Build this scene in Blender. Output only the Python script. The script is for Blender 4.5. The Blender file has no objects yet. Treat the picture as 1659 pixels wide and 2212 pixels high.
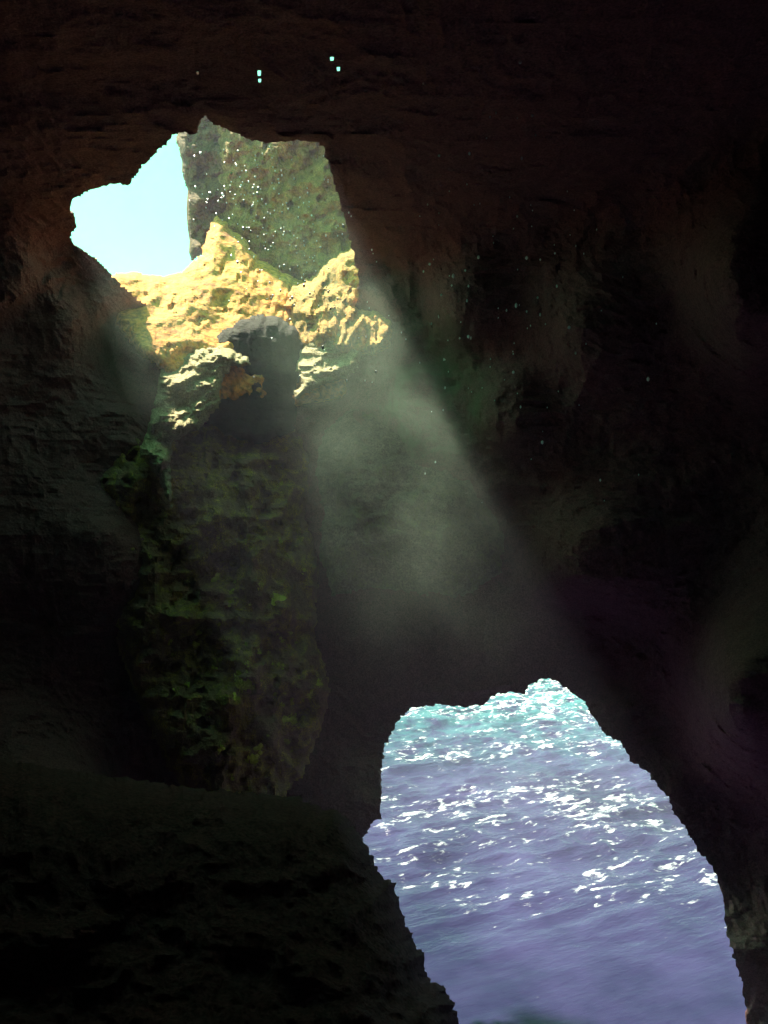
import bpy, math, random
import numpy as np
from mathutils import Vector

R = math.radians
random.seed(7)
rng = np.random.default_rng(11)
S = bpy.context.scene
COL = S.collection

# ------------------------------------------------------------------ camera
FPX, CX, CY = 1597.0, 829.5, 1106.0            # focal length and centre in the working pixel frame (1659 x 2212)
cam_d = bpy.data.cameras.new("camera")
cam = bpy.data.objects.new("camera", cam_d); COL.objects.link(cam)
cam.location = (0, 0, 0); cam.rotation_euler = (R(90), 0, 0)
cam_d.sensor_fit = 'VERTICAL'; cam_d.sensor_height = 36.0
cam_d.lens = 36.0 * FPX / 2212.0
cam_d.clip_start = 0.05; cam_d.clip_end = 3000
S.camera = cam

# ------------------------------------------------------------------ sky, sun, exposure
SUN_TRAVEL = Vector((0.40, -0.35, -0.85)).normalized()
SUN_EL = math.asin(-SUN_TRAVEL.z)
SUN_AZ = math.atan2(-SUN_TRAVEL.x, -SUN_TRAVEL.y)
w = bpy.data.worlds.new("World"); S.world = w; w.use_nodes = True
nt = w.node_tree; nt.nodes.clear()
sky = nt.nodes.new("ShaderNodeTexSky"); sky.sky_type = 'NISHITA'; sky.sun_disc = False
sky.sun_elevation = SUN_EL; sky.sun_rotation = SUN_AZ
sky.air_density = 1.0; sky.dust_density = 1.0
tint = nt.nodes.new("ShaderNodeMix"); tint.data_type = 'RGBA'; tint.blend_type = 'MULTIPLY'
tint.inputs[0].default_value = 1.0; tint.inputs[7].default_value = (0.22, 0.98, 0.34, 1)
bg = nt.nodes.new("ShaderNodeBackground"); bg.inputs[1].default_value = 0.13
wo = nt.nodes.new("ShaderNodeOutputWorld")
nt.links.new(sky.outputs[0], tint.inputs[6]); nt.links.new(tint.outputs[2], bg.inputs[0])
nt.links.new(bg.outputs[0], wo.inputs[0])
sd = bpy.data.lights.new("sun", 'SUN'); sd.energy = 5.0; sd.angle = R(1.5); sd.color = (1.0, 0.93, 0.74)
sun = bpy.data.objects.new("sun", sd); COL.objects.link(sun)
sun.rotation_euler = SUN_TRAVEL.to_track_quat('-Z', 'Y').to_euler()
S.view_settings.view_transform = 'Standard'; S.view_settings.look = 'None'
S.view_settings.gamma = 1.0; S.view_settings.use_curve_mapping = False
S.view_settings.exposure = 2.05
S.cycles.volume_bounces = 1; S.cycles.max_bounces = 8; S.cycles.diffuse_bounces = 5
S.cycles.caustics_reflective = False; S.cycles.caustics_refractive = False
S.cycles.sample_clamp_indirect = 4.0

SEA_Z = -9.0

# ------------------------------------------------------------------ noise
def _hash(ix, iy, iz):
    h = (ix.astype(np.int64) * 374761393 + iy.astype(np.int64) * 668265263 + iz.astype(np.int64) * 2147483647 // 7) & 0xffffffff
    h = ((h ^ (h >> 13)) * 1274126177) & 0xffffffff
    h = ((h ^ (h >> 16)) * 2246822519) & 0xffffffff
    return ((h ^ (h >> 15)) & 0xffff) / 65535.0
def vnoise(p):
    f = np.floor(p); t = p - f; t = t * t * t * (t * (t * 6 - 15) + 10)
    ix, iy, iz = f[..., 0], f[..., 1], f[..., 2]
    out = 0
    for a in (0, 1):
        for b in (0, 1):
            for c in (0, 1):
                wgt = (t[..., 0] if a else 1 - t[..., 0]) * (t[..., 1] if b else 1 - t[..., 1]) * (t[..., 2] if c else 1 - t[..., 2])
                out = out + wgt * _hash(ix + a, iy + b, iz + c)
    return out * 2 - 1
def fbm(p, scale, octv=4, gain=.5, ridged=False, seed=0.0):
    q = p / scale + seed; amp = 1.0; s = 0; tot = 0
    for i in range(octv):
        n = vnoise(q)
        if ridged: n = 1 - 2 * np.abs(n)
        s = s + amp * n; tot += amp; amp *= gain; q = q * 2.03 + 17.3
    return s / tot
def rock_noise(p, big=.45, mid=.15, small=.05, seed=0.0, st=1.15):
    p = p + .35 * np.stack([fbm(p, 1.3, 2, seed=seed + 70), fbm(p, 1.3, 2, seed=seed + 75), fbm(p, 1.3, 2, seed=seed + 79)], -1)
    strat = p * np.array([.95, .95, st])
    return big * fbm(p, 3.1, 3, seed=seed) + mid * fbm(strat, .9, 4, ridged=True, seed=seed + 5) + small * fbm(strat, .22, 3, ridged=True, seed=seed + 9)

# ------------------------------------------------------------------ outline tools (an outline gets its own distance and thickness)
def jag(poly, step=7.0, amp=3.2, seed=0, closed=True):
    r = np.random.default_rng(seed + 100); out = []
    P = np.array(poly, float); n = len(P)
    for i in range(n if closed else n - 1):
        a, b = P[i], P[(i + 1) % n]; L = np.hypot(*(b - a)); k = max(1, int(L / step))
        nrm = np.array([-(b - a)[1], (b - a)[0]]) / max(L, 1e-6)
        for j in range(k):
            t = j / k
            out.append(a + (b - a) * t + nrm * r.normal(0, amp * (.5 if j == 0 else 1)) * .6)
    return np.array(out)
def inside(pts, poly):
    x, y = pts[:, 0], pts[:, 1]; c = np.zeros(len(x), bool); n = len(poly)
    for i in range(n):
        x1, y1 = poly[i]; x2, y2 = poly[(i + 1) % n]
        if y1 == y2: continue
        m = ((y1 > y) != (y2 > y)) & (x < (x2 - x1) * (y - y1) / (y2 - y1) + x1)
        c ^= m
    return c
def nearest(pts, poly):
    best = np.full(len(pts), 1e9); q = np.zeros_like(pts)
    for i in range(len(poly)):
        a = poly[i]; b = poly[(i + 1) % len(poly)]; ab = b - a
        t = np.clip(((pts - a) @ ab) / max(ab @ ab, 1e-9), 0, 1)
        pr = a + t[:, None] * ab; d = np.hypot(*(pts - pr).T)
        m = d < best; best[m] = d[m]; q[m] = pr[m]
    return best, q
def to3d(px, py, D):
    return np.stack([(px - CX) / FPX * D, D, (CY - py) / FPX * D], -1)

def link_mesh(name, verts, faces, mat, parent=None, smooth=False, col=None):
    me = bpy.data.meshes.new(name); me.from_pydata([tuple(v) for v in verts], [], [tuple(int(i) for i in f) for f in faces])
    me.validate(); me.update()
    if mat: me.materials.append(mat)
    if smooth: me.polygons.foreach_set("use_smooth", [True] * len(me.polygons))
    o = bpy.data.objects.new(name, me); COL.objects.link(o)
    if parent: o.parent = parent
    return o
def tag(o, label=None, cat=None, group=None, kind=None):
    if label: o["label"] = label
    if cat: o["category"] = cat
    if group: o["group"] = group
    if kind: o["kind"] = kind
    return o
def rebase(o, base):
    b = Vector(base); o.data.transform(__import__('mathutils').Matrix.Translation(-b)); o.location = b
    return o

# ------------------------------------------------------------------ materials
def new_mat(name):
    m = bpy.data.materials.new(name); m.use_nodes = True
    n = m.node_tree.nodes; p = n["Principled BSDF"]; return m, m.node_tree, n, p
def ramp(nt, src, stops):
    r = nt.nodes.new("ShaderNodeValToRGB"); e = r.color_ramp.elements
    while len(e) < len(stops): e.new(.5)
    for k, (pos, c) in enumerate(stops): e[k].position = pos; e[k].color = (*c, 1) if len(c) == 3 else c
    nt.links.new(src, r.inputs[0]); return r.outputs[0]
def noise(nt, scale, detail=6, rough=.6, vec=None, dist=0.0, kind='FBM'):
    n = nt.nodes.new("ShaderNodeTexNoise"); n.inputs["Scale"].default_value = scale; n.inputs["Detail"].default_value = detail
    n.inputs["Roughness"].default_value = rough; n.inputs["Distortion"].default_value = dist
    if vec: nt.links.new(vec, n.inputs["Vector"])
    return n.outputs[0]
def mixc(nt, f, a, b, mode='MIX'):
    m = nt.nodes.new("ShaderNodeMix"); m.data_type = 'RGBA'; m.blend_type = mode
    for s, v in ((m.inputs[0], f), (m.inputs[6], a), (m.inputs[7], b)):
        if isinstance(v, (int, float)): s.default_value = v
        elif isinstance(v, tuple): s.default_value = (*v, 1)
        else: nt.links.new(v, s)
    return m.outputs[2]
def coords(nt, scale=(1, 1, 1), rot=(0, 0, 0), kind="Position"):
    if kind == "Position": src = nt.nodes.new("ShaderNodeNewGeometry").outputs["Position"]
    else: src = nt.nodes.new("ShaderNodeTexCoord").outputs["Object"]
    m = nt.nodes.new("ShaderNodeMapping"); m.inputs["Scale"].default_value = scale; m.inputs["Rotation"].default_value = rot
    nt.links.new(src, m.inputs[0]); return m.outputs[0]
def bump(nt, p, h, strength=.6, dist=.05, prev=None):
    b = nt.nodes.new("ShaderNodeBump"); b.inputs["Strength"].default_value = strength; b.inputs["Distance"].default_value = dist
    nt.links.new(h, b.inputs["Height"])
    if prev is not None: nt.links.new(prev, b.inputs["Normal"])
    nt.links.new(b.outputs[0], p.inputs["Normal"]); return b.outputs[0]

def rock_mat(name, c1, c2, moss=None, mossf=(.52, .62), fs=6.0, rough=.85, bstr=.8, bd=.06, extra=None, ms=1.6, spec=.25):
    m, nt, n, p = new_mat(name); v = coords(nt)
    base = ramp(nt, noise(nt, fs, 8, .65, v), [(.32, c1), (.68, c2)])
    base = mixc(nt, ramp(nt, noise(nt, fs * 6, 4, .6, v), [(.35, (0, 0, 0)), (.6, (1, 1, 1))]), mixc(nt, 1.0, base, (.45, .42, .42), 'MULTIPLY'), base)
    if moss:
        f1 = ramp(nt, noise(nt, ms, 7, .62, v, .4), [(mossf[0], (0, 0, 0)), (mossf[1], (1, 1, 1))])
        f2 = ramp(nt, noise(nt, fs * 5, 3, .6, v), [(.42, (.1, .1, .1)), (.58, (1, 1, 1))])
        mf = mixc(nt, 1.0, f1, f2, 'MULTIPLY')
        mc = ramp(nt, noise(nt, fs * 1.3, 4, .6, v), [(.35, tuple(x * .45 for x in moss)), (.7, moss)])
        base = mixc(nt, mf, base, mc)
    if extra: base = extra(nt, v, base)
    nt.links.new(base, p.inputs["Base Color"]); p.inputs["Roughness"].default_value = rough
    p.inputs["Specular IOR Level"].default_value = spec
    b1 = bump(nt, p, noise(nt, fs * .9, 9, .68, v), bstr, bd * 3)
    bump(nt, p, noise(nt, fs * 5, 5, .65, v), bstr, bd * .6, b1)
    return m

M = {}
def lit_streak_tint(nt, v, base):
    # green of the sunlit streak beside the shaft, painted into the rock colour, ragged at its edge
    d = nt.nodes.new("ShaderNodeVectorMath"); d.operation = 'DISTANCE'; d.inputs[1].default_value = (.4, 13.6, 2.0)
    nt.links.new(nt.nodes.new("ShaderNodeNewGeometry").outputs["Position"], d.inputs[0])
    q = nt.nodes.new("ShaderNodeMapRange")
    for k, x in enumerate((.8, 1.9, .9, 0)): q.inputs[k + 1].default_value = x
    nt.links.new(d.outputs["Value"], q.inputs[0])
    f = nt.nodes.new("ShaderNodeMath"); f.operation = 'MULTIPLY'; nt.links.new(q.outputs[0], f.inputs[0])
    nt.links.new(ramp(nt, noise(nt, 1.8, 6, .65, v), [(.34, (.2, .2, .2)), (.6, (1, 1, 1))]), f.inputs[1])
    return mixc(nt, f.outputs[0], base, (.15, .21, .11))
M['outcrop'] = rock_mat("black_basalt", (.17, .055, .06), (.25, .085, .09))
M['rock'] = rock_mat("dark_basalt", (.23, .085, .09), (.31, .115, .12), moss=(.16, .13, .05), mossf=(.66, .8), extra=lit_streak_tint, bstr=.5)
M['bulge'] = rock_mat('grey_green_rock', (.13, .10, .08), (.27, .22, .15), moss=(.24, .22, .09), mossf=(.5, .62), fs=5)
M['mossrock'] = rock_mat("mossy_rock", (.40, .22, .12), (.60, .37, .20), moss=(.95, .70, .13), mossf=(.47, .58), fs=9, ms=3.2)
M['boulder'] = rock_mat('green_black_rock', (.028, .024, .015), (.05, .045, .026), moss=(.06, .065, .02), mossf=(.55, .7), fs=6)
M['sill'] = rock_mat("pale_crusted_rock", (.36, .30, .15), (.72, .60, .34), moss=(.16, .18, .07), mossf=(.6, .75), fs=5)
def red_streak(nt, v, base):
    f = ramp(nt, noise(nt, 1.1, 5, .6, v, .6), [(.58, (0, 0, 0)), (.68, (.8, .8, .8))])
    return mixc(nt, f, base, (.30, .10, .05))
M['ledge'] = rock_mat("ochre_rock", (.90, .33, .045), (.98, .49, .14), fs=1.6, extra=red_streak, bd=.05)
M['spur'] = rock_mat('olive_ochre_rock', (.40, .20, .045), (.92, .50, .13), moss=(.16, .19, .055), mossf=(.47, .6), fs=2.6, ms=1.1)
M['cliff'] = rock_mat("olive_cliff", (.26, .14, .035), (.74, .45, .15), moss=(.40, .25, .07), mossf=(.5, .65), fs=4.0, ms=.8, bd=.1)
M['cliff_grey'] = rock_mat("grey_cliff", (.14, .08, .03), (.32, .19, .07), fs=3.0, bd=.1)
M['searock'] = rock_mat("wet_sea_rock", (.022, .014, .018), (.05, .032, .04), fs=3, rough=.45, spec=.2)

# ------------------------------------------------------------------ outlines
SKYLIGHT = jag([(155,437),(165,425),(195,408),(245,398),(282,398),(300,370),(330,335),(358,312),(372,292),(385,286),(425,288),(432,265),(445,248),
    (465,270),(510,288),(540,300),(575,310),(600,306),(650,305),(690,306),(705,340),(722,400),(742,460),(758,530),(775,600),(773,650),
    (755,690),(765,720),(792,748),(760,775),(700,790),(655,800),(600,800),(540,800),(480,800),(420,780),(375,745),
    (352,715),(338,680),(300,650),(270,622),(230,582),(190,547),(160,530),(150,515),(155,500),(167,490),(163,470),(152,450)], 7, 3.0, 1)
ARCH = jag([(866,1548),(885,1530),(940,1522),(1000,1527),(1042,1522),(1070,1502),(1100,1492),(1130,1500),(1150,1476),(1172,1465),(1200,1470),
    (1230,1495),(1265,1520),(1290,1560),(1310,1590),(1345,1607),(1360,1640),(1400,1670),(1440,1720),(1458,1760),(1482,1790),(1512,1840),
    (1548,1890),(1562,1940),(1568,2000),(1582,2060),(1602,2120),(1618,2230),(1640,2600),(1100,2620),(640,2600),(640,2200),(700,1980),(740,1880),
    (770,1830),(786,1806),(803,1782),(824,1762),(821,1700),(829,1620),(848,1580)], 7, 3.2, 2)
PINHOLES = [(427,158,2.6,3.2), (560,158,3.8,5.6), (561,174,3.2,3.6), (717,127,4.2,3.8), (731,149,3.6,4.2)]

# ------------------------------------------------------------------ cave shell
CTRL = np.array([(-400,200,9),(-400,1000,9),(-400,2000,8),(0,600,12.6),(120,300,12.5),(100,700,13.6),(200,560,14.6),(330,740,15.9),(420,800,15.9),(560,760,16.3),(700,800,16.1),
    (790,560,16.0),(780,700,15.6),(850,650,14.1),(875,720,14.15),(800,840,15.0),(895,840,14.0),(820,950,14.6),(935,950,14.15),(950,1000,13.8),(1000,1200,14.2),(1100,900,12.6),(1300,700,11.4),(1300,1200,12),(1659,600,9.2),(1659,1500,9.6),(2300,500,6.5),(2300,1500,6.5),
    (430,950,14.9),(550,1200,14.6),(500,1500,14.2),(400,1700,13.4),(570,950,15.2),(760,1350,15.2),(740,1100,14.7),(850,1550,14.6),(1100,1450,14.4),(1250,1450,14.0),(1350,1600,13.5),(1500,1820,13),(1620,2200,12.2),
    (780,1800,13.6),(200,1200,12.5),(100,1800,10.5),(0,2212,9),(600,2300,11),(1700,2300,10),(250,950,13.8),(1000,650,12.6)], float)
def wall_depth(px, py):
    d2 = ((px[:, None] - CTRL[None, :, 0]) ** 2 + (py[:, None] - CTRL[None, :, 1]) ** 2) + 30.0 ** 2
    wt = d2 ** -1.6
    return (wt * CTRL[None, :, 2]).sum(1) / wt.sum(1)
def shell_depth(px, py):
    D = np.concatenate([wall_depth(px[i:i + 20000], py[i:i + 20000]) for i in range(0, len(px), 20000)])
    tu = (px - CX) / FPX; tv = (CY - py) / FPX
    big = 60.0
    cand = [D, np.where(tv > .01, 5.0 / np.maximum(tv, .01), big), np.where(tv < -.01, 11.0 / np.maximum(-tv, .01), big),
            np.where(tu > .01, 9.5 / np.maximum(tu, .01), big), np.where(tu < -.01, 11.0 / np.maximum(-tu, .01), big)]
    k = 7.0
    s = sum((c / 10.0) ** (-k * 2) for c in cand)
    return 10.0 * s ** (-1 / (k * 2))
def axis(lo, hi, step, far_lo, far_hi):
    mid = np.arange(lo, hi + step, step); a = []; s = step * 1.6; x = mid[0]
    while x > far_lo: x -= s; s *= 1.25; a.append(x)
    b = []; s = step * 1.6; x = mid[-1]
    while x < far_hi: x += s; s *= 1.25; b.append(x)
    return np.concatenate([a[::-1], mid, b])
ux = axis(-30, 1690, 5, -5500, 6800); vy = axis(-30, 2240, 5, -5200, 6800)
U, V = np.meshgrid(ux, vy); shape = U.shape
P2 = np.stack([U.ravel(), V.ravel()], 1)
for hole in [SKYLIGHT, ARCH]:
    lo, hi = hole.min(0) - 12, hole.max(0) + 12
    idx = np.where(((P2 > lo) & (P2 < hi)).all(1))[0]
    d, q = nearest(P2[idx], hole); m = d < (2.7 if hole is SKYLIGHT or hole is ARCH else 2.4)
    P2[idx[m]] = q[m]
pin_faces = []; pin_verts = set()
for x, y, a, b in PINHOLES:
    ix = int(np.argmin(np.abs(ux[:-1] + np.diff(ux) / 2 - x))); iy = int(np.argmin(np.abs(vy[:-1] + np.diff(vy) / 2 - y)))
    pin_faces.append(iy * (len(ux) - 1) + ix)
    for dx in (0, 1):
        for dy in (0, 1):
            k = (iy + dy) * len(ux) + ix + dx; pin_verts.add(k)
            P2[k] = (x + (dx * 2 - 1) * a * (.8 if dy else 1), y + (dy * 2 - 1) * b)
D = shell_depth(P2[:, 0], P2[:, 1])
P3 = to3d(P2[:, 0], P2[:, 1], D)
amp = np.clip(D / 12.0, .12, 1)
D2 = D - rock_noise(P3) * amp
P3 = to3d(P2[:, 0], P2[:, 1], D2)
nr, nc = shape
ids = np.arange(nr * nc).reshape(shape)
F = np.stack([ids[:-1, :-1], ids[1:, :-1], ids[1:, 1:], ids[:-1, 1:]], -1).reshape(-1, 4)
cent = P2[F].mean(1); keep = np.ones(len(F), bool); rims = []
keep[pin_faces] = False
for k, hole in enumerate([SKYLIGHT, ARCH]):
    lo, hi = hole.min(0), hole.max(0); c = np.where(((cent > lo) & (cent < hi)).all(1))[0]
    ins = inside(cent[c], hole); keep[c[ins]] = False
F = F[keep]
# boundary edges
E = np.concatenate([F[:, [0, 1]], F[:, [1, 2]], F[:, [2, 3]], F[:, [3, 0]]])
key = np.sort(E, 1); uk, inv, cnt = np.unique(key[:, 0] * 10_000_000 + key[:, 1], return_inverse=True, return_counts=True)
BE = E[cnt[inv] == 1]
perim = (BE[:, 0] % nc == 0) & (BE[:, 1] % nc == 0) | (BE[:, 0] % nc == nc - 1) & (BE[:, 1] % nc == nc - 1) | (BE[:, 0] < nc) & (BE[:, 1] < nc) | (BE[:, 0] >= nc * (nr - 1)) & (BE[:, 1] >= nc * (nr - 1))
verts = [P3]; faces = [F]; nv = len(P3)
def hole_dir(p2):
    out = np.zeros((len(p2), 3))
    c_sky = np.array([460., 520.]); c_arch = np.array([1180., 1950.])
    for i, p in enumerate(p2):
        if p[1] < 230: out[i] = ((p[0] - CX) / FPX, 1, (CY - p[1]) / FPX); continue
        if p[1] < 900:
            d = p - c_sky; d = d / max(np.hypot(*d), 1); up = -d[1]
            out[i] = (d[0] * .6, .15 + .9 * max(0, -up), max(0, up) + .25 * (1 - abs(up)))
        else:
            d = p - c_arch; d = d / max(np.hypot(*d), 1)
            out[i] = (d[0] * .9, 1, max(0, -d[1]) * .5)
    return out / np.linalg.norm(out, axis=1)[:, None]
RB = BE[~perim]; rv = np.unique(RB); rmap = np.full(nv, -1); rmap[rv] = np.arange(len(rv))
hd = hole_dir(P2[rv]); prev = rv
for seg, L in enumerate((.35, .9, 1.7)):
    pos = P3[rv] + hd * L * np.where(P2[rv, 1:2] < 230, .08, np.where(P2[rv, 1:2] > 1300, .45, np.where(hd[:, 2:3] > .5, .35, 1))); pos = pos + np.where(P2[rv, 1:2] < 230, 0, .12) * np.stack([vnoise(pos * 3 + a) for a in (0, 40, 80)], -1)
    base = nv; verts.append(pos); cur = base + np.arange(len(rv)); nv += len(rv)
    a, b = rmap[RB[:, 0]], rmap[RB[:, 1]]
    faces.append(np.stack([prev[b] if seg else RB[:, 1], prev[a] if seg else RB[:, 0], cur[a], cur[b]], -1)); prev = cur
PB = BE[perim]; pv = np.unique(PB); pmap = np.full(len(P3), -1); pmap[pv] = np.arange(len(pv))
back = P3[pv].copy(); back[:, 1] = -13.0; base = nv; verts.append(back); nv += len(pv)
faces.append(np.stack([PB[:, 1], PB[:, 0], base + pmap[PB[:, 0]], base + pmap[PB[:, 1]]], -1))
verts.append(np.array([[0, -15.0, -2.0]])); cidx = nv
allv = np.concatenate(verts); allf = [tuple(f) for fs in faces for f in fs]
for a, b in PB: allf.append((base + pmap[b], base + pmap[a], cidx))
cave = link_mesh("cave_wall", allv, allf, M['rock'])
tag(cave, "dark rough rock of the sea cave wall and ceiling around both openings", "cave wall", kind="structure")

# ------------------------------------------------------------------ relief rocks: an outline with a distance, a lean, real thickness
def relief(name, poly, depth, ridge=True, iso=False, T=1.0, Rr=60, step=5.0, mat='rock', nz=(.2, .18, .08), seed=0, back=.6, jamp=3.0, jstep=7, nscale=1.0, smooth=False, parent=None, lean=None, power=.5):
    poly = jag(poly, jstep, jamp, seed)
    lo, hi = poly.min(0) - step, poly.max(0) + step
    gx = np.arange(lo[0], hi[0] + step, step); gy = np.arange(lo[1], hi[1] + step, step)
    U, V = np.meshgrid(gx, gy); P = np.stack([U.ravel(), V.ravel()], 1)
    d, q = nearest(P, poly); m = d < step * .55; P[m] = q[m]
    d, _ = nearest(P, poly); ins = inside(P, poly)
    s = np.where(ins, np.clip(d / Rr, 0, 1), 0); prof = (1 - (1 - s) ** 2) ** power
    D0 = depth(P[:, 0], P[:, 1])
    p3 = to3d(P[:, 0], P[:, 1], D0) / nscale * (np.array([1, 1.7, 1.9]) if iso else 1)
    nzv = (rock_noise(p3, *nz, seed=seed * 3.7) if ridge else nz[0] * fbm(p3 * [1, .6, .7], 1.7, 4, seed=seed, ridged=True) + nz[1] * fbm(p3 * [1, .45, .45], .42, 4, .6, seed=seed + 3) - nz[2] * np.maximum(0, fbm(p3 * [1, .45, .45], .2, 3, seed=seed + 9) - .3) * 3) * nscale
    Df = D0 - T * prof - nzv * np.minimum(1, prof + .15); Db = D0 + back * T * prof + .02
    nr, nc = U.shape; ids = np.arange(nr * nc).reshape(nr, nc)
    F = np.stack([ids[:-1, :-1], ids[1:, :-1], ids[1:, 1:], ids[:-1, 1:]], -1).reshape(-1, 4)
    F = F[inside(P[F].mean(1), poly)]
    used = np.unique(F); mp = np.full(len(P), -1); mp[used] = np.arange(len(used)); F = mp[F]
    A = to3d(P[used, 0], P[used, 1], Df[used]); B = to3d(P[used, 0], P[used, 1], Db[used]); n = len(used)
    E = np.concatenate([F[:, [0, 1]], F[:, [1, 2]], F[:, [2, 3]], F[:, [3, 0]]]); k = np.sort(E, 1)
    _, inv, cnt = np.unique(k[:, 0] * 10_000_000 + k[:, 1], return_inverse=True, return_counts=True); BE = E[cnt[inv] == 1]
    fs = [tuple(f) for f in F] + [tuple(f[::-1] + n) for f in F] + [(b, a, a + n, b + n) for a, b in BE]
    o = link_mesh(name, np.concatenate([A, B]), fs, M[mat], parent, smooth)
    base = A[np.argmin(A[:, 2])]
    if parent is None: rebase(o, base)
    return o
def const(c, gx=0, gy=0, cx=0, cy=0):
    return lambda x, y: c + gx * (x - cx) + gy * (y - cy)

# sunlit ochre ledge outside the skylight (slopes up and away)
def ledge_depth(x, y):
    tv = (CY - y) / FPX
    return 13.2 / (1 - .80 * tv) + .0042 * (x - 470) - .5
o = relief("rock_ledge", [(150,548),(195,552),(235,592),(262,590),(300,588),(330,596),(360,594),(392,588),(412,568),(436,552),(444,512),(456,482),(470,465),(486,478),(500,496),(528,512),
    (545,545),(575,566),(604,584),(640,600),(700,640),(760,700),(800,760),(760,860),(600,880),(420,860),(300,760),(200,640)], ledge_depth, ridge=False, T=.5, Rr=40, step=4, mat='ledge', nz=(.42,.16,.14), seed=3, jamp=3.5, back=1.2)
tag(o, "sunlit yellow ochre rock ledge with a pointed peak outside the upper cave opening", "rock ledge")
def spur_depth(x, y):
    tv = (CY - y) / FPX
    low = 13.2 / (1 - .80 * tv) - .5; tv0 = (CY - 610) / FPX; ya = 13.2 / (1 - .80 * tv0) - .5
    up = ya + (tv - tv0) * ya * (.04 + .25 * np.clip((y - 450) / 160, 0, 1) * np.clip((x - 600) / 80, 0, 1))
    return np.where(y > 610, low, up) - .003 * (x - 640)
o = relief("rock_spur", [(610,660),(632,614),(655,608),(682,596),(706,570),(730,548),(756,534),(790,522),(840,520),(900,560),(880,740),(800,770),(720,765),(655,775),(625,740),(640,690)],
    spur_depth, ridge=False, T=.7, Rr=45, step=4, mat='spur', nz=(.5,.55,.25), seed=5, jamp=4, back=2)
tag(o, "mottled yellow and olive rock spur at the right edge of the upper opening", "rock spur")

# far headland
o = relief("cliff", [(468,300),(462,262),(480,225),(600,222),(740,240),(900,260),(930,420),(900,620),(640,620),(560,572),(484,520),(470,540),(474,470),(466,400)],
    lambda x, y: 19.35 - .0050 * (x - 470), ridge=False, iso=True, T=.5, Rr=40, step=4, mat='cliff', nz=(.35,.36,.25), seed=8, jamp=1.6, jstep=14, back=.6)
tag(o, "tall olive brown cliff face in shade rising behind the sunlit ledge", "cliff")
o = relief("cliff", [(386,250),(400,225),(470,222),(520,300),(500,520),(445,548),(414,566),(410,545),(408,520),(403,470),(404,430),(396,390),(394,350),(388,320)],
    lambda x, y: 19.7 - .002 * (x - 400), ridge=False, iso=True, T=.5, Rr=30, step=4, mat='cliff_grey', nz=(.4,.4,.2), seed=9, jamp=7, jstep=17, back=.6)
tag(o, "narrow shaded cliff edge between the bright sky and the olive cliff", "cliff")

# rocks on the sill, below the skylight
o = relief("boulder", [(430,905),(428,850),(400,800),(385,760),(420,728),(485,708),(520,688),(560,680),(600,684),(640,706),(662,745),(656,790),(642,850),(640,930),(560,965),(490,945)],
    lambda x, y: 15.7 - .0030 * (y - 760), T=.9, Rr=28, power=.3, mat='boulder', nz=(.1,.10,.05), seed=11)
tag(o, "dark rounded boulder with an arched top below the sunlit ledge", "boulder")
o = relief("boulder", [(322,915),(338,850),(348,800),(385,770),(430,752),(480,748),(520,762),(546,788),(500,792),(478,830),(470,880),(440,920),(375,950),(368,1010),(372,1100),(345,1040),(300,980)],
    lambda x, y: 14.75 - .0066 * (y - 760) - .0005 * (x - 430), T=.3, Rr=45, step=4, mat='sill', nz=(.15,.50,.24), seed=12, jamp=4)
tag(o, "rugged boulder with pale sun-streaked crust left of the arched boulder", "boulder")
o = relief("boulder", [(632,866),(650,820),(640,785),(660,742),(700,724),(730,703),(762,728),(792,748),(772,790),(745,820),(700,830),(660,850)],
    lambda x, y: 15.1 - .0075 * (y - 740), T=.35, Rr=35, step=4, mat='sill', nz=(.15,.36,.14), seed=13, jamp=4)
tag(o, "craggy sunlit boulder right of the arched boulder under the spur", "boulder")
o = relief("rock_bulge", [(700,930),(760,880),(830,900),(900,950),(960,980),(1040,1010),(1060,1080),(1090,1160),(1080,1240),(1000,1290),(900,1280),(800,1270),(720,1290),(690,1200),(700,1100),(680,1020)],
    lambda x, y: 14.72 - .0023 * (y - 900) - .0008 * (x - 850), T=.4, Rr=130, power=.9, mat='bulge', nz=(.5,.26,.14), seed=23, jamp=5)
tag(o, "rough pitted grey green rock bulge behind the mist, right of the mossy face", "rock bulge")
# moss covered buttress between the openings
o = relief("mossy_rock", [(250,900),(330,915),(380,940),(480,900),(560,925),(640,900),(700,960),(672,1060),(668,1130),(690,1230),(684,1300),(680,1380),(708,1450),(712,1500),(695,1570),(660,1660),(600,1740),(520,1790),(430,1760),
    (360,1650),(300,1520),(240,1360),(190,1200),(200,1030)], lambda x, y: 15.3 - .0031 * (y - 900) + .0020 * (x - 500), T=.7, Rr=150, mat='mossrock', ridge=False, iso=True, nz=(.55,.34,.35), seed=15, jamp=4)
tag(o, "tall moss covered rock face between the upper and lower openings", "mossy rock")
# foreground outcrop silhouette
o = relief("rock_outcrop", [(-900,1500),(0,1640),(400,1700),(640,1722),(735,1755),(776,1800),(806,1850),(820,1885),(848,1905),(866,1960),(882,2005),(898,2040),(915,2062),(922,2110),(955,2130),(978,2165),(992,2215),(1020,2330),(1060,2600),(900,3400),(-900,3400)],
    lambda x, y: np.maximum(2.4, 6.4 - .0030 * (y - 1800) - .0006 * np.abs(x - 900)), T=1.1, Rr=200, step=6, mat='outcrop', nz=(.3,.2,.07), seed=17, jamp=4.5)
tag(o, "black rock outcrop in the foreground overlapping the left of the sea opening", "rock outcrop")
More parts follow.
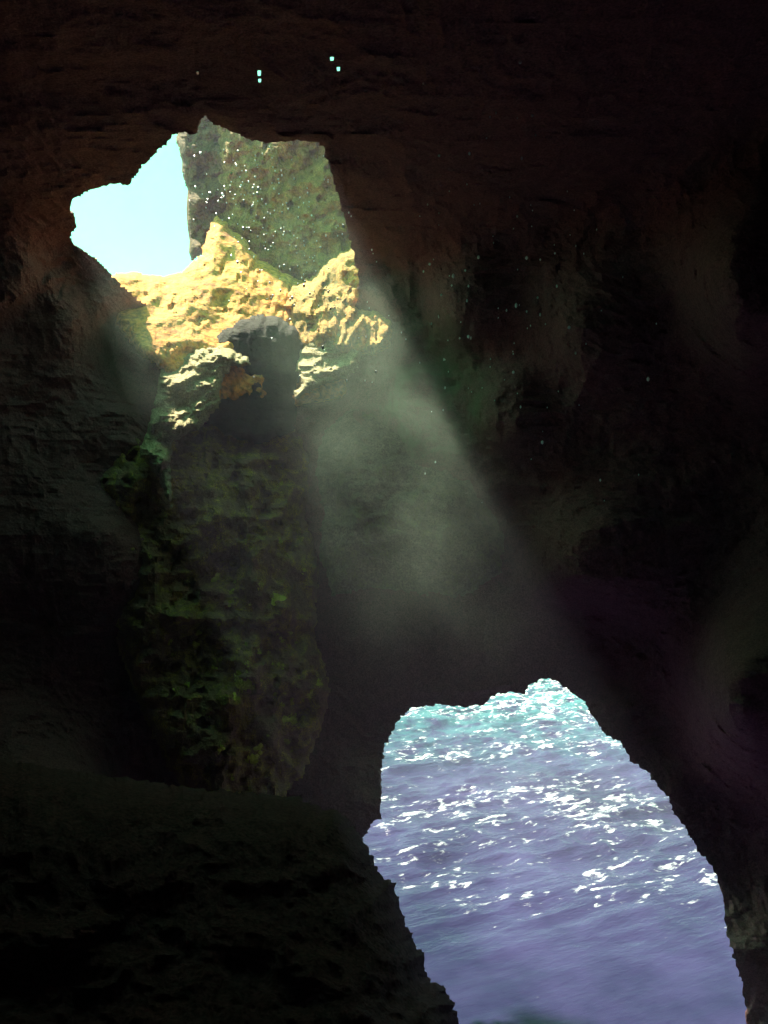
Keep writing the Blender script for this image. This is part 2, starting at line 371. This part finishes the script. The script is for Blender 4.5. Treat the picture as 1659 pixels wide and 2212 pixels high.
# ------------------------------------------------------------------ sea
def sea():
    xs = np.concatenate([-np.geomspace(600, 4.2, 30), np.arange(-4, 16, .085), np.geomspace(16.3, 600, 30)])
    ys = np.concatenate([np.linspace(-13, 10.5, 30), np.arange(10.8, 42, .085), np.geomspace(42.5, 900, 40)])
    X, Y = np.meshgrid(xs, ys); p = np.stack([X, Y, np.zeros_like(X)], -1)
    a = R(24); ca, sa = math.cos(a), math.sin(a)
    Xr = X * ca + Y * sa; Yr = -X * sa + Y * ca
    q = np.stack([Xr * .35, Yr, X * 0], -1)
    chop = np.clip((Y - 24) / 12, 0, 1)
    near = np.clip((Y - 14) / 6, .1, 1)
    Z = (.16 * fbm(q, 1.5, 2, ridged=True) + (.10 + .12 * chop) * fbm(np.stack([Xr * .6, Yr, X * 0], -1), .6, 3, ridged=True, seed=3)) * near
    Z = Z * np.where((X > -5) & (X < 17) & (Y > 10) & (Y < 43), 1, 0)
    V = np.stack([X, Y, SEA_Z + Z], -1).reshape(-1, 3)
    nr, nc = X.shape; ids = np.arange(nr * nc).reshape(nr, nc)
    F = np.stack([ids[:-1, :-1], ids[:-1, 1:], ids[1:, 1:], ids[1:, :-1]], -1).reshape(-1, 4)
    m, nt, n, pr = new_mat("sea_water")
    v = coords(nt)
    def turned(sx):
        q = nt.nodes.new("ShaderNodeMapping"); q.inputs["Scale"].default_value = (sx, 1, 1)
        nt.links.new(coords(nt, (1, 1, 1), (0, 0, R(-24))), q.inputs[0]); return q.outputs[0]
    vs = turned(.26)
    deep = ramp(nt, noise(nt, .25, 4, .6, v), [(.35, (.012, .010, .040)), (.65, (.038, .030, .095))])
    teal = (.04, .15, .17)
    sep = nt.nodes.new("ShaderNodeSeparateXYZ"); nt.links.new(nt.nodes.new("ShaderNodeNewGeometry").outputs["Position"], sep.inputs[0])
    def math_(op, a, b):
        q = nt.nodes.new("ShaderNodeMath"); q.operation = op
        for k, x in ((0, a), (1, b)):
            if isinstance(x, (int, float)): q.inputs[k].default_value = x
            else: nt.links.new(x, q.inputs[k])
        return q.outputs[0]
    def mrange(src, a, b, c, d):
        q = nt.nodes.new("ShaderNodeMapRange")
        for k, x in enumerate((a, b, c, d)): q.inputs[k + 1].default_value = x
        nt.links.new(src, q.inputs[0]); return q.outputs[0]
    far = mrange(sep.outputs[1], 25, 35, 0, 1)
    tn = ramp(nt, noise(nt, .8, 6, .7, v), [(.40, (0, 0, 0)), (.56, (1, 1, 1))])
    base = mixc(nt, mixc(nt, 1.0, far, tn, 'MULTIPLY'), deep, teal)
    # foam and painted sun glints in one white: thin broken streaks and flecks, gathered in loose patches, thicker in the chop far out
    patch = noise(nt, .30, 3, .55, vs, .4)
    streak = noise(nt, 2.0, 8, .70, vs, 1.0)
    fleck = noise(nt, 5.5, 3, .6, turned(.5), .3)
    f = math_('ADD', math_('ADD', math_('MULTIPLY', patch, .6), math_('MULTIPLY', streak, 1.15)), math_('MULTIPLY', fleck, mrange(sep.outputs[1], 24, 34, .75, 1.15)))
    f = math_('SUBTRACT', f, mrange(sep.outputs[1], 24, 34, 0, .2))
    f = math_('ADD', f, mrange(sep.outputs[1], 24, 32, -.01, .04))
    f = math_('ADD', f, mrange(sep.outputs[1], 14.5, 17.5, -.25, 0))
    dn = nt.nodes.new("ShaderNodeVectorMath"); dn.operation = 'DISTANCE'; dn.inputs[1].default_value = (2.0, 17.6, SEA_Z)
    nt.links.new(nt.nodes.new("ShaderNodeNewGeometry").outputs["Position"], dn.inputs[0])
    f = math_('ADD', f, mrange(dn.outputs["Value"], .5, 2.6, .13, 0))  # cluster of sun glints painted into the water colour here
    fr = math_('POWER', mrange(f, 1.33, 1.50, 0, 1), 1.7)
    col = mixc(nt, fr, base, (.82, .84, .9))
    nt.links.new(col, pr.inputs["Base Color"])
    nt.links.new(mrange(fr, 0, 1, .14, .7), pr.inputs["Roughness"])
    pr.inputs["IOR"].default_value = 1.33; pr.inputs["Specular IOR Level"].default_value = .22
    b1 = bump(nt, pr, math_('MULTIPLY', noise(nt, 2.6, 5, .65, vs), mrange(sep.outputs[1], 14, 22, .15, 1)), 1.0, .16)
    o = link_mesh("sea", V, F, m, smooth=True)
    tag(o, "violet sea water with white glints and foam streaks under the lower opening", "sea", kind="structure")
sea()

# ------------------------------------------------------------------ haze
def haze():
    x0, x1, y0, y1, z0, z1 = -620, 620, -20, 920, SEA_Z - 1, 26
    v = [(x, y, z) for z in (z0, z1) for y in (y0, y1) for x in (x0, x1)]
    f = [(0, 2, 3, 1), (4, 5, 7, 6), (0, 1, 5, 4), (2, 6, 7, 3), (0, 4, 6, 2), (1, 3, 7, 5)]
    m = bpy.data.materials.new("haze_air"); m.use_nodes = True; n = m.node_tree.nodes; n.clear()
    pv = n.new("ShaderNodeVolumePrincipled"); out = n.new("ShaderNodeOutputMaterial")
    pv.inputs["Color"].default_value = (.76, .73, 1.0, 1); pv.inputs["Density"].default_value = .0028; pv.inputs["Anisotropy"].default_value = .35
    m.node_tree.links.new(pv.outputs[0], out.inputs["Volume"])
    o = link_mesh("haze", v, f, m); tag(o, "pale sea mist filling the cave and drifting over the water", "haze", kind="stuff")
haze()

def mist(name, label, c, h, color, d0, d1, seedoff):
    v = []; f = []; n1, n2 = 32, 18
    for i in range(n2 + 1):
        for j in range(n1 if 0 < i < n2 else 1):
            a, b = 2 * math.pi * j / n1, math.pi * i / n2
            v.append((h[0] * math.sin(b) * math.cos(a), h[1] * math.sin(b) * math.sin(a), h[2] * math.cos(b)))
    at = lambda i, j: 0 if i == 0 else (len(v) - 1 if i == n2 else 1 + (i - 1) * n1 + j % n1)
    for i in range(n2):
        for j in range(n1):
            q = [at(i, j), at(i + 1, j), at(i + 1, j + 1), at(i, j + 1)]
            f.append([x for k, x in enumerate(q) if x not in q[:k]])
    m = bpy.data.materials.new(name + "_air"); m.use_nodes = True; nt = m.node_tree; n = nt.nodes; n.clear()
    out = n.new("ShaderNodeOutputMaterial"); pv = n.new("ShaderNodeVolumePrincipled")
    pv.inputs["Color"].default_value = (*color, 1); pv.inputs["Anisotropy"].default_value = 0
    tc = n.new("ShaderNodeTexCoord"); mp = n.new("ShaderNodeMapping"); mp.inputs["Scale"].default_value = [1 / x for x in h]
    nt.links.new(tc.outputs["Object"], mp.inputs[0])
    ln = n.new("ShaderNodeVectorMath"); ln.operation = 'LENGTH'; nt.links.new(mp.outputs[0], ln.inputs[0])
    fall = n.new("ShaderNodeMapRange"); fall.interpolation_type = 'SMOOTHSTEP'
    for k, x in enumerate((1.0, .25, 0, 1)): fall.inputs[k + 1].default_value = x
    nt.links.new(ln.outputs["Value"], fall.inputs[0])
    mo = n.new("ShaderNodeMapping"); mo.inputs["Location"].default_value = (seedoff, 0, seedoff); nt.links.new(tc.outputs["Object"], mo.inputs[0])
    nz = noise(nt, .75, 7, .7, mo.outputs[0], .8)
    nr = n.new("ShaderNodeMapRange")
    for k, x in enumerate((.43, .64, d0, d1)): nr.inputs[k + 1].default_value = x
    nt.links.new(nz, nr.inputs[0])
    mu = n.new("ShaderNodeMath"); mu.operation = 'MULTIPLY'; nt.links.new(fall.outputs[0], mu.inputs[0]); nt.links.new(nr.outputs[0], mu.inputs[1])
    nt.links.new(mu.outputs[0], pv.inputs["Density"]); nt.links.new(pv.outputs[0], out.inputs["Volume"])
    o = link_mesh(name, v, f, m); o.location = c
    tag(o, label, name.replace("_", " "), kind="stuff"); return o
for c_, h_, d_, lab in (((-.35, 12.5, 2.3), (1.5, 2.5, 4.6), .095, "bright greenish streak of mist along the right side of the light shaft"),
                        ((.55, 11.4, .1), (2.7, 2.6, 3.4), .024, "ragged grey mist cloud thinning out low in the light shaft"),
                        ((-3.9, 12.6, 3.0), (1.3, 2.0, 2.1), .055, "faint patch of mist left of the sunlit ledge")):
    o = mist("mist", lab, c_, h_, (.80, 1.0, .82), .0, d_, 3.1 * c_[0])
    o.rotation_euler = (-SUN_TRAVEL).to_track_quat('Z', 'Y').to_euler()
mist("sea_spray", "violet grey spray hanging over the water beyond the lower opening", (5.2, 20.5, -7.6), (9, 7.5, 4.2), (.74, .62, 1.0), .008, .022, 5)

# moss clumps on the mossy rock face: mounds of small upright leaves
def moss_clumps():
    from mathutils.bvhtree import BVHTree
    face = bpy.data.objects["mossy_rock"]; me = face.data
    bv = BVHTree.FromPolygons([v.co + face.location for v in me.vertices], [tuple(p.vertices) for p in me.polygons])
    m, nt, n, p = new_mat("moss_leaf"); v = coords(nt)
    nt.links.new(ramp(nt, noise(nt, 9, 4, .6, v), [(.3, (.55, .55, .06)), (.7, (.95, .90, .20))]), p.inputs["Base Color"])
    p.inputs["Roughness"].default_value = .7; p.inputs["Specular IOR Level"].default_value = .2
    SP = [(524, 1476, 25, "large bright round moss clump low on the mossy rock face"), (508, 1512, 15, "ragged moss tuft hanging just under the large round clump"),
          (628, 1556, 21, "round yellow green moss clump near the right edge of the mossy rock"), (546, 1642, 17, "lowest broad moss clump at the foot of the mossy rock"),
          (560, 1618, 11, "small moss tuft touching the top of the lowest broad clump"), (668, 1500, 13, "moss tuft on the bulging right rim of the mossy rock"),
          (690, 1478, 10, "tiny moss tuft at the outermost right bulge of the mossy rock"), (598, 1292, 16, "moss clump high up beside the dark crevice"),
          (560, 1262, 12, "small moss tuft left of the clump beside the dark crevice"), (470, 1250, 12, "moss tuft at mid height on the left part of the rock"),
          (412, 1180, 11, "uppermost moss tuft near the left edge of the rock"), (545, 886, 13, "yellow green moss patch directly under the arched boulder"),
          (382, 1490, 8, "lone little moss tuft far left of the large round clump"), (620, 1600, 12, "moss tuft just below the round yellow green clump")]
    rr = np.random.default_rng(3)
    while len(SP) < 14 + 55:
        x, y = rr.normal(560, 90), rr.normal(1480, 190)
        if y < 1000 or y > 1760 or not inside(np.array([[x, y]]), np.array([(400, 1000), (640, 1000), (680, 1400), (700, 1500), (640, 1680), (500, 1740), (400, 1560), (330, 1300)]))[0]: continue
        SP.append((x, y, float(rr.uniform(4, 8)), "tiny yellow green moss tuft scattered low on the mossy rock face"))
    for k, (x, y, rad, lab) in enumerate(SP):
        d = Vector(((x - CX) / FPX, 1, (CY - y) / FPX)).normalized()
        hit, nrm, _, dist = bv.ray_cast(Vector((0, 0, 0)), d)
        if hit is None: print("no hit", x, y); continue
        dep = hit.y; R0 = rad / FPX * dep
        r = np.random.default_rng(k); V = []; F = []
        nrm = nrm if nrm.dot(d) < 0 else -nrm
        t1 = nrm.orthogonal().normalized(); t2 = nrm.cross(t1)
        for j in range(int(260 * (rad / 16))):
            a = r.uniform(0, 6.28); q = abs(r.normal(0, .5)); q = min(q, .85) * (1 + .35 * math.sin(a * 3 + k))
            h = .45 * R0 * max(0, 1 - q) + r.uniform(-.02, .03)
            c = (t1 * math.cos(a) + t2 * math.sin(a)) * q * R0 + nrm * (h + .012)
            u = Vector(r.normal(0, 1, 3)).normalized(); w_ = (nrm * .8 + Vector(r.normal(0, .6, 3))).normalized(); L = R0 * r.uniform(.08, .2) * (1 if k < 14 else 2.2)
            b = len(V); V += [c - u * L * .5, c + w_ * L * .5 + u * L * .1, c + u * L * .6 + w_ * L * .2, c - w_ * L * .4]; F.append((b, b + 3, b + 2, b + 1))
        b = len(V); V += [nrm * R0 * .12] + [(t1 * math.cos(a) + t2 * math.sin(a)) * R0 * .95 * (1 + .35 * math.sin(a * 3 + k)) - nrm * .02 for a in np.linspace(0, 2 * math.pi, 17)[:-1]]
        F += [(b, b + 1 + i, b + 1 + (i + 1) % 16) for i in range(16)]
        o = link_mesh("moss_clump", V, F, m); o.location = hit
        tag(o, lab, "moss clump", "moss clumps growing on the mossy rock face" if rad > 8 or k < 14 else "tiny moss tufts on the mossy rock face")
moss_clumps()

def droplets():
    import bmesh
    bm = bmesh.new(); r = np.random.default_rng(5)
    def add(p, rad):
        bmesh.ops.create_icosphere(bm, subdivisions=1, radius=rad, matrix=__import__('mathutils').Matrix.Translation(Vector(p)) @ __import__('mathutils').Matrix.Diagonal((1, 1, float(r.uniform(1, 1.8)), 1)))
    n = 0
    while n < 230:                                  # drops falling through the sunlit shaft
        q = np.array([[r.uniform(400, 780), r.uniform(255, 500)]]) if n < 120 else np.array([[r.normal(520, 55), r.normal(335, 40)]])
        if not inside(q, SKYLIGHT)[0]: continue
        d = float(shell_depth(q[:, 0], q[:, 1])[0]); p = Vector(to3d(q[0, 0], q[0, 1], d)) + SUN_TRAVEL * float(abs(r.normal(0, 1.6)) + .02)
        add(p, float(r.choice([.006, .008, .011], p=[.6, .3, .1])) * 1.5); n += 1
    for k in range(110):                             # drops clinging to the dark wall on the right
        x, y = r.normal(1080, 170), r.normal(640, 210)
        if x < 900: x = 900 + abs(x - 900)
        d = float(shell_depth(np.array([x]), np.array([y]))[0]) - .75
        add(to3d(x, y, d), float(r.choice([.005, .008, .012], p=[.6, .3, .1])) * 2.2)
    me = bpy.data.meshes.new("water_droplets"); bm.to_mesh(me); bm.free()
    m, nt, nn, p = new_mat("droplet_water"); p.inputs["Base Color"].default_value = (.85, .95, .92, 1); p.inputs["Roughness"].default_value = .25
    me.materials.append(m); o = bpy.data.objects.new("water_droplets", me); COL.objects.link(o)
    tag(o, "fine glinting water droplets falling through the light and clinging to the wall", "droplets", kind="stuff")
droplets()
